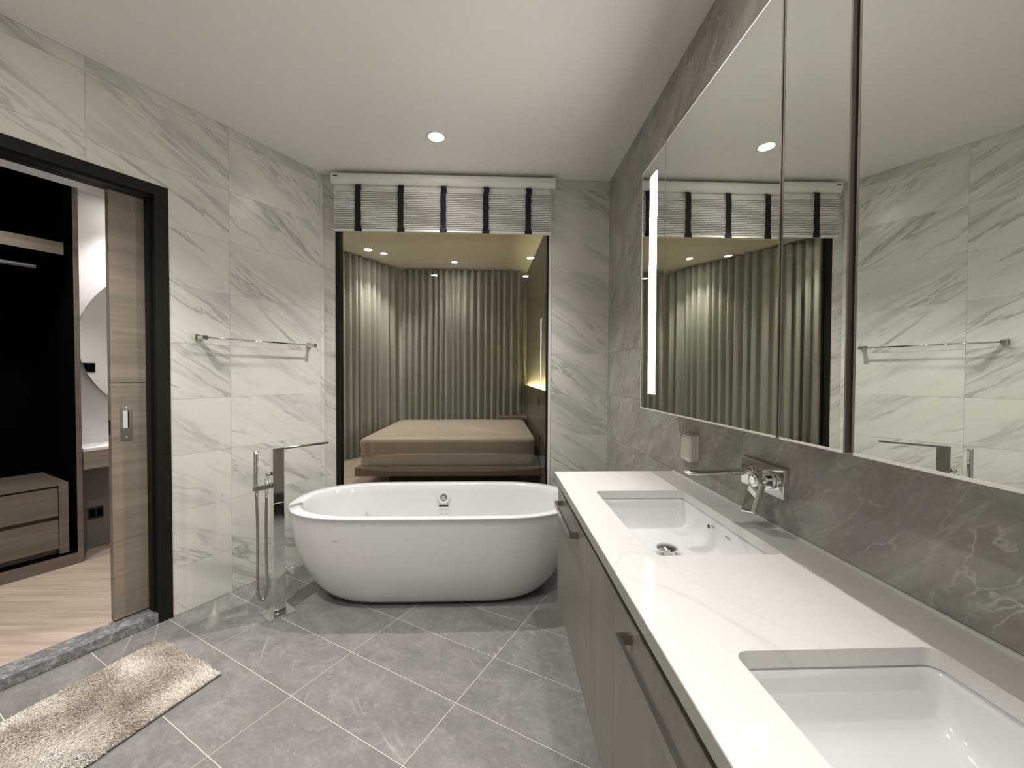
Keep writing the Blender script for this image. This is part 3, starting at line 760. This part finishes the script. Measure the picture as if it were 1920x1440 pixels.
cx_ = [[(x * f_, y * f_, .317 + .012 * (1 - f_) + .008 * math.sin(x * 26 + y * 5) * math.sin(PI * f_) * (1 if y < .5 else .4) + .004 * math.sin(x * 9)) for x, y, z in rim_] for f_ in [1, .9, .8, .7, .6, .5, .4, .3, .2, .1, .02]]
loft(bm, cx_, False, True); bmesh.ops.remove_doubles(bm, verts=bm.verts, dist=.0008)
link('cover', finish(bm, 'cover'), M['sheet'], mx)
bm = bmesh.new(); loft(bm, [[(x, y, z) for x, y in rrect(0, 0, HXm + .0005, HYm + .0055, .073, 8)] for z in (.135, .139)], True, True); link('seam', finish(bm, 'seam'), M['sheet'], mx)
hb = thing('headboard', 'dark veneer headboard wall with a glowing light ledge behind the bed', 'headboard', (0, 0, 0))
for y0, y1 in ((3.30, 4.598), (4.602, 5.898), (5.902, 7.02)):
    yc = (y0 + y1) / 2
    prism('panel', [(.492, y0), (.492, y1), (.512, y1), (.512, y0)], ZF, 1.150, M['head_wood'], hb)
lb = box('led_strip', .5125, .5195, 3.60, 6.95, 1.090, 1.106, M['led'], hb)
for y, z in ((4.56, .593), (4.66, 1.015), (6.5, .80)):
    box('socket', .488, .4918, y - .045, y + .045, z - .05, z + .05, M['blackplate'], hb, .001)
ns = thing('nightstand', 'dark walnut bedside table at the far side of the bed', 'nightstand', (0, 0, 0))
box('top', .03, .486, 6.42, 6.80, .615, .640, M['bed_wood'], ns, .002); box('body', .05, .486, 6.44, 6.79, .36, .6149, M['head_wood'], ns); box('drawer', .055, .484, 6.428, 6.4399, .38, .60, M['head_wood'], ns)
box('side_leg', .05, .07, 6.46, 6.78, ZF, .3599, M['head_wood'], ns); box('side_leg', .46, .48, 6.46, 6.78, ZF, .3599, M['head_wood'], ns)

# ------------------------------------------------------------------ closet behind the sliding door (axes of the skewed wall, y = depth)
def Q(n): return DL - n                # depth behind the wall plane -> local y
CPOLY = [tuple(SN(a, b).xy) for a, b in ((-1.6, DL - .1145), (1.50, DL - .1145), (1.52, -2.84), (2.24, -4.15), (2.24, -4.6), (-1.6, -4.6))]
cf = prism('floor', CPOLY, -.02, ZF, M['wood_floor']); tag(cf, 'pale oak floor of the dressing room', kind='structure')
CPOLY2 = [tuple(SN(a, b).xy) for a, b in ((-1.6, -2.858), (1.52, -2.858), (2.24, -4.15), (2.24, -4.6), (-1.6, -4.6))]
cc = prism('ceiling', CPOLY2, 2.60, 2.70, M['white_paint']); tag(cc, 'dressing room ceiling', kind='structure')
cw = box('wall_closet_back', .969, 2.2, 1.43, 1.53, -.02, 2.60, M['underwall'], None, 0, WALL0, RW); tag(cw, 'white wall behind the dressing table', kind='structure')
cw = box('wall_closet_left', -1.6, -1.5, .236, 1.9, ZF, 2.60, M['underwall'], None, 0, WALL0, RW); tag(cw, 'far end wall of the dressing room', kind='structure')
bb = box('baseboard_closet', .975, 2.18, 1.416, 1.4299, ZF, .115, M['head_wood'], None, 0, WALL0, RW); tag(bb, 'dark baseboard under the dressing table', kind='structure')
wd = thing('wardrobe', 'open wardrobe with black interior, wood shelf and two drawers', 'wardrobe', WALL0, RW)
YF = 1.164
box('back_panel', -.9, .935, 1.78, 1.79, .14, 2.59, M['dark'], wd)
sp_ = box('side_panel', .942, .968, YF, 1.795, ZF, 2.595, M['shaded_wardrobe_wood'], wd); box('side_lining', .936, .9419, YF + .004, 1.7799, .14, 2.59, M['dark'], sp_)
box('side_panel', -.93, -.9001, YF, 1.795, ZF, 2.595, M['shaded_wardrobe_wood'], wd)
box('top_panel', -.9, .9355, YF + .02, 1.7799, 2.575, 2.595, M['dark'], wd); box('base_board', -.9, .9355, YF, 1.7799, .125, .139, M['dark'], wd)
box('plinth', -.9, .9415, YF - .004, YF + .02, ZF, .1249, M['shaded_wardrobe_wood'], wd)
box('shelf', -.9, .905, YF + .02, 1.76, 2.075, 2.153, M['shaded_wardrobe_wood'], wd)
box('shelf_shade_sheet', -.9, .905, YF + .021, 1.76, 2.0725, 2.0749, M['dark'], wd)  # black sheet added to paint the shade below the shelf
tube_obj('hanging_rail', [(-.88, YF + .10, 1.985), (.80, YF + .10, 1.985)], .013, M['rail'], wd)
ch = boxes('drawer_case', [(-.6, .905, YF + .012, 1.70, .585, .600), (.862, .905, YF + .012, 1.70, .1395, .5849), (-.6, .8619, YF + .05, 1.70, .1395, .5849)], M['shaded_wardrobe_wood'], wd)
for z0, z1 in ((.178, .364), (.390, .572)): box('drawer', -.55, .858, YF + .012, YF + .0499, z0, z1, M['shaded_wardrobe_wood'], wd, .001)
dt = thing('dressing_table', 'slim dressing table with white top beside the wardrobe', 'table', WALL0, RW)
box('top', 0.975, 1.95, 1.168, 1.428, .785, .805, M['white_paint'], dt, .001); box('apron', 0.975, 1.95, 1.170, 1.428, .665, .7849, M['wood_door'], dt)
box('back_panel', .975, 1.95, 1.405, 1.4155, .05, .6649, M['desk_shade'], dt)  # added panel, its dark colour stands for shade on the wall under the desk
rm = thing('round_mirror', 'large round mirror on the bright wall above the dressing table', 'mirror', WALL0, RW)
lathe('glass', [(.588, 1.394), (.590, 1.396), (.590, 1.400), (.588, 1.401)], M['mirror'], rm, 96, (1.60, 0, 1.545), 'y'); lathe('standoff', [(.46, 1.4011), (.46, 1.4299)], M['alu'], rm, 48, (1.60, 0, 1.545), 'y')
sk = thing('wall_socket', 'black double socket low on the wall under the dressing table', 'socket', WALL0, RW)
box('plate', 1.052, 1.135, 1.396, 1.4048, .262, .345, M['blackplate'], sk, .002); boxes('insert', [(1.060, 1.091, 1.3945, 1.3959, .275, .332), (1.096, 1.127, 1.3945, 1.3959, .275, .332)], M['dark'], sk)
sk2 = thing('light_switch', 'black light switch seen reflected in the round mirror', 'switch', WALL0, RW)
box('plate', 1.332, 1.418, 0.2358, .244, 1.322, 1.406, M['blackplate'], sk2, .002); box('rocker', 1.338, 1.373, .2441, .246, 1.330, 1.398, M['dark'], sk2); box('rocker', 1.377, 1.412, .2441, .246, 1.330, 1.398, M['dark'], sk2)
for s, y in ((1.35, 1.18), (.55, .75)):
    p = SN(s, DL - y, 2.60)
    downlight(p.x, p.y, 2.60, CLOSET_W, (1, .95, .93), 'dressing room ceiling downlight ' + ('over the dressing table' if s > 1 else 'before the open wardrobe'), 'dressing room downlights', 'c')
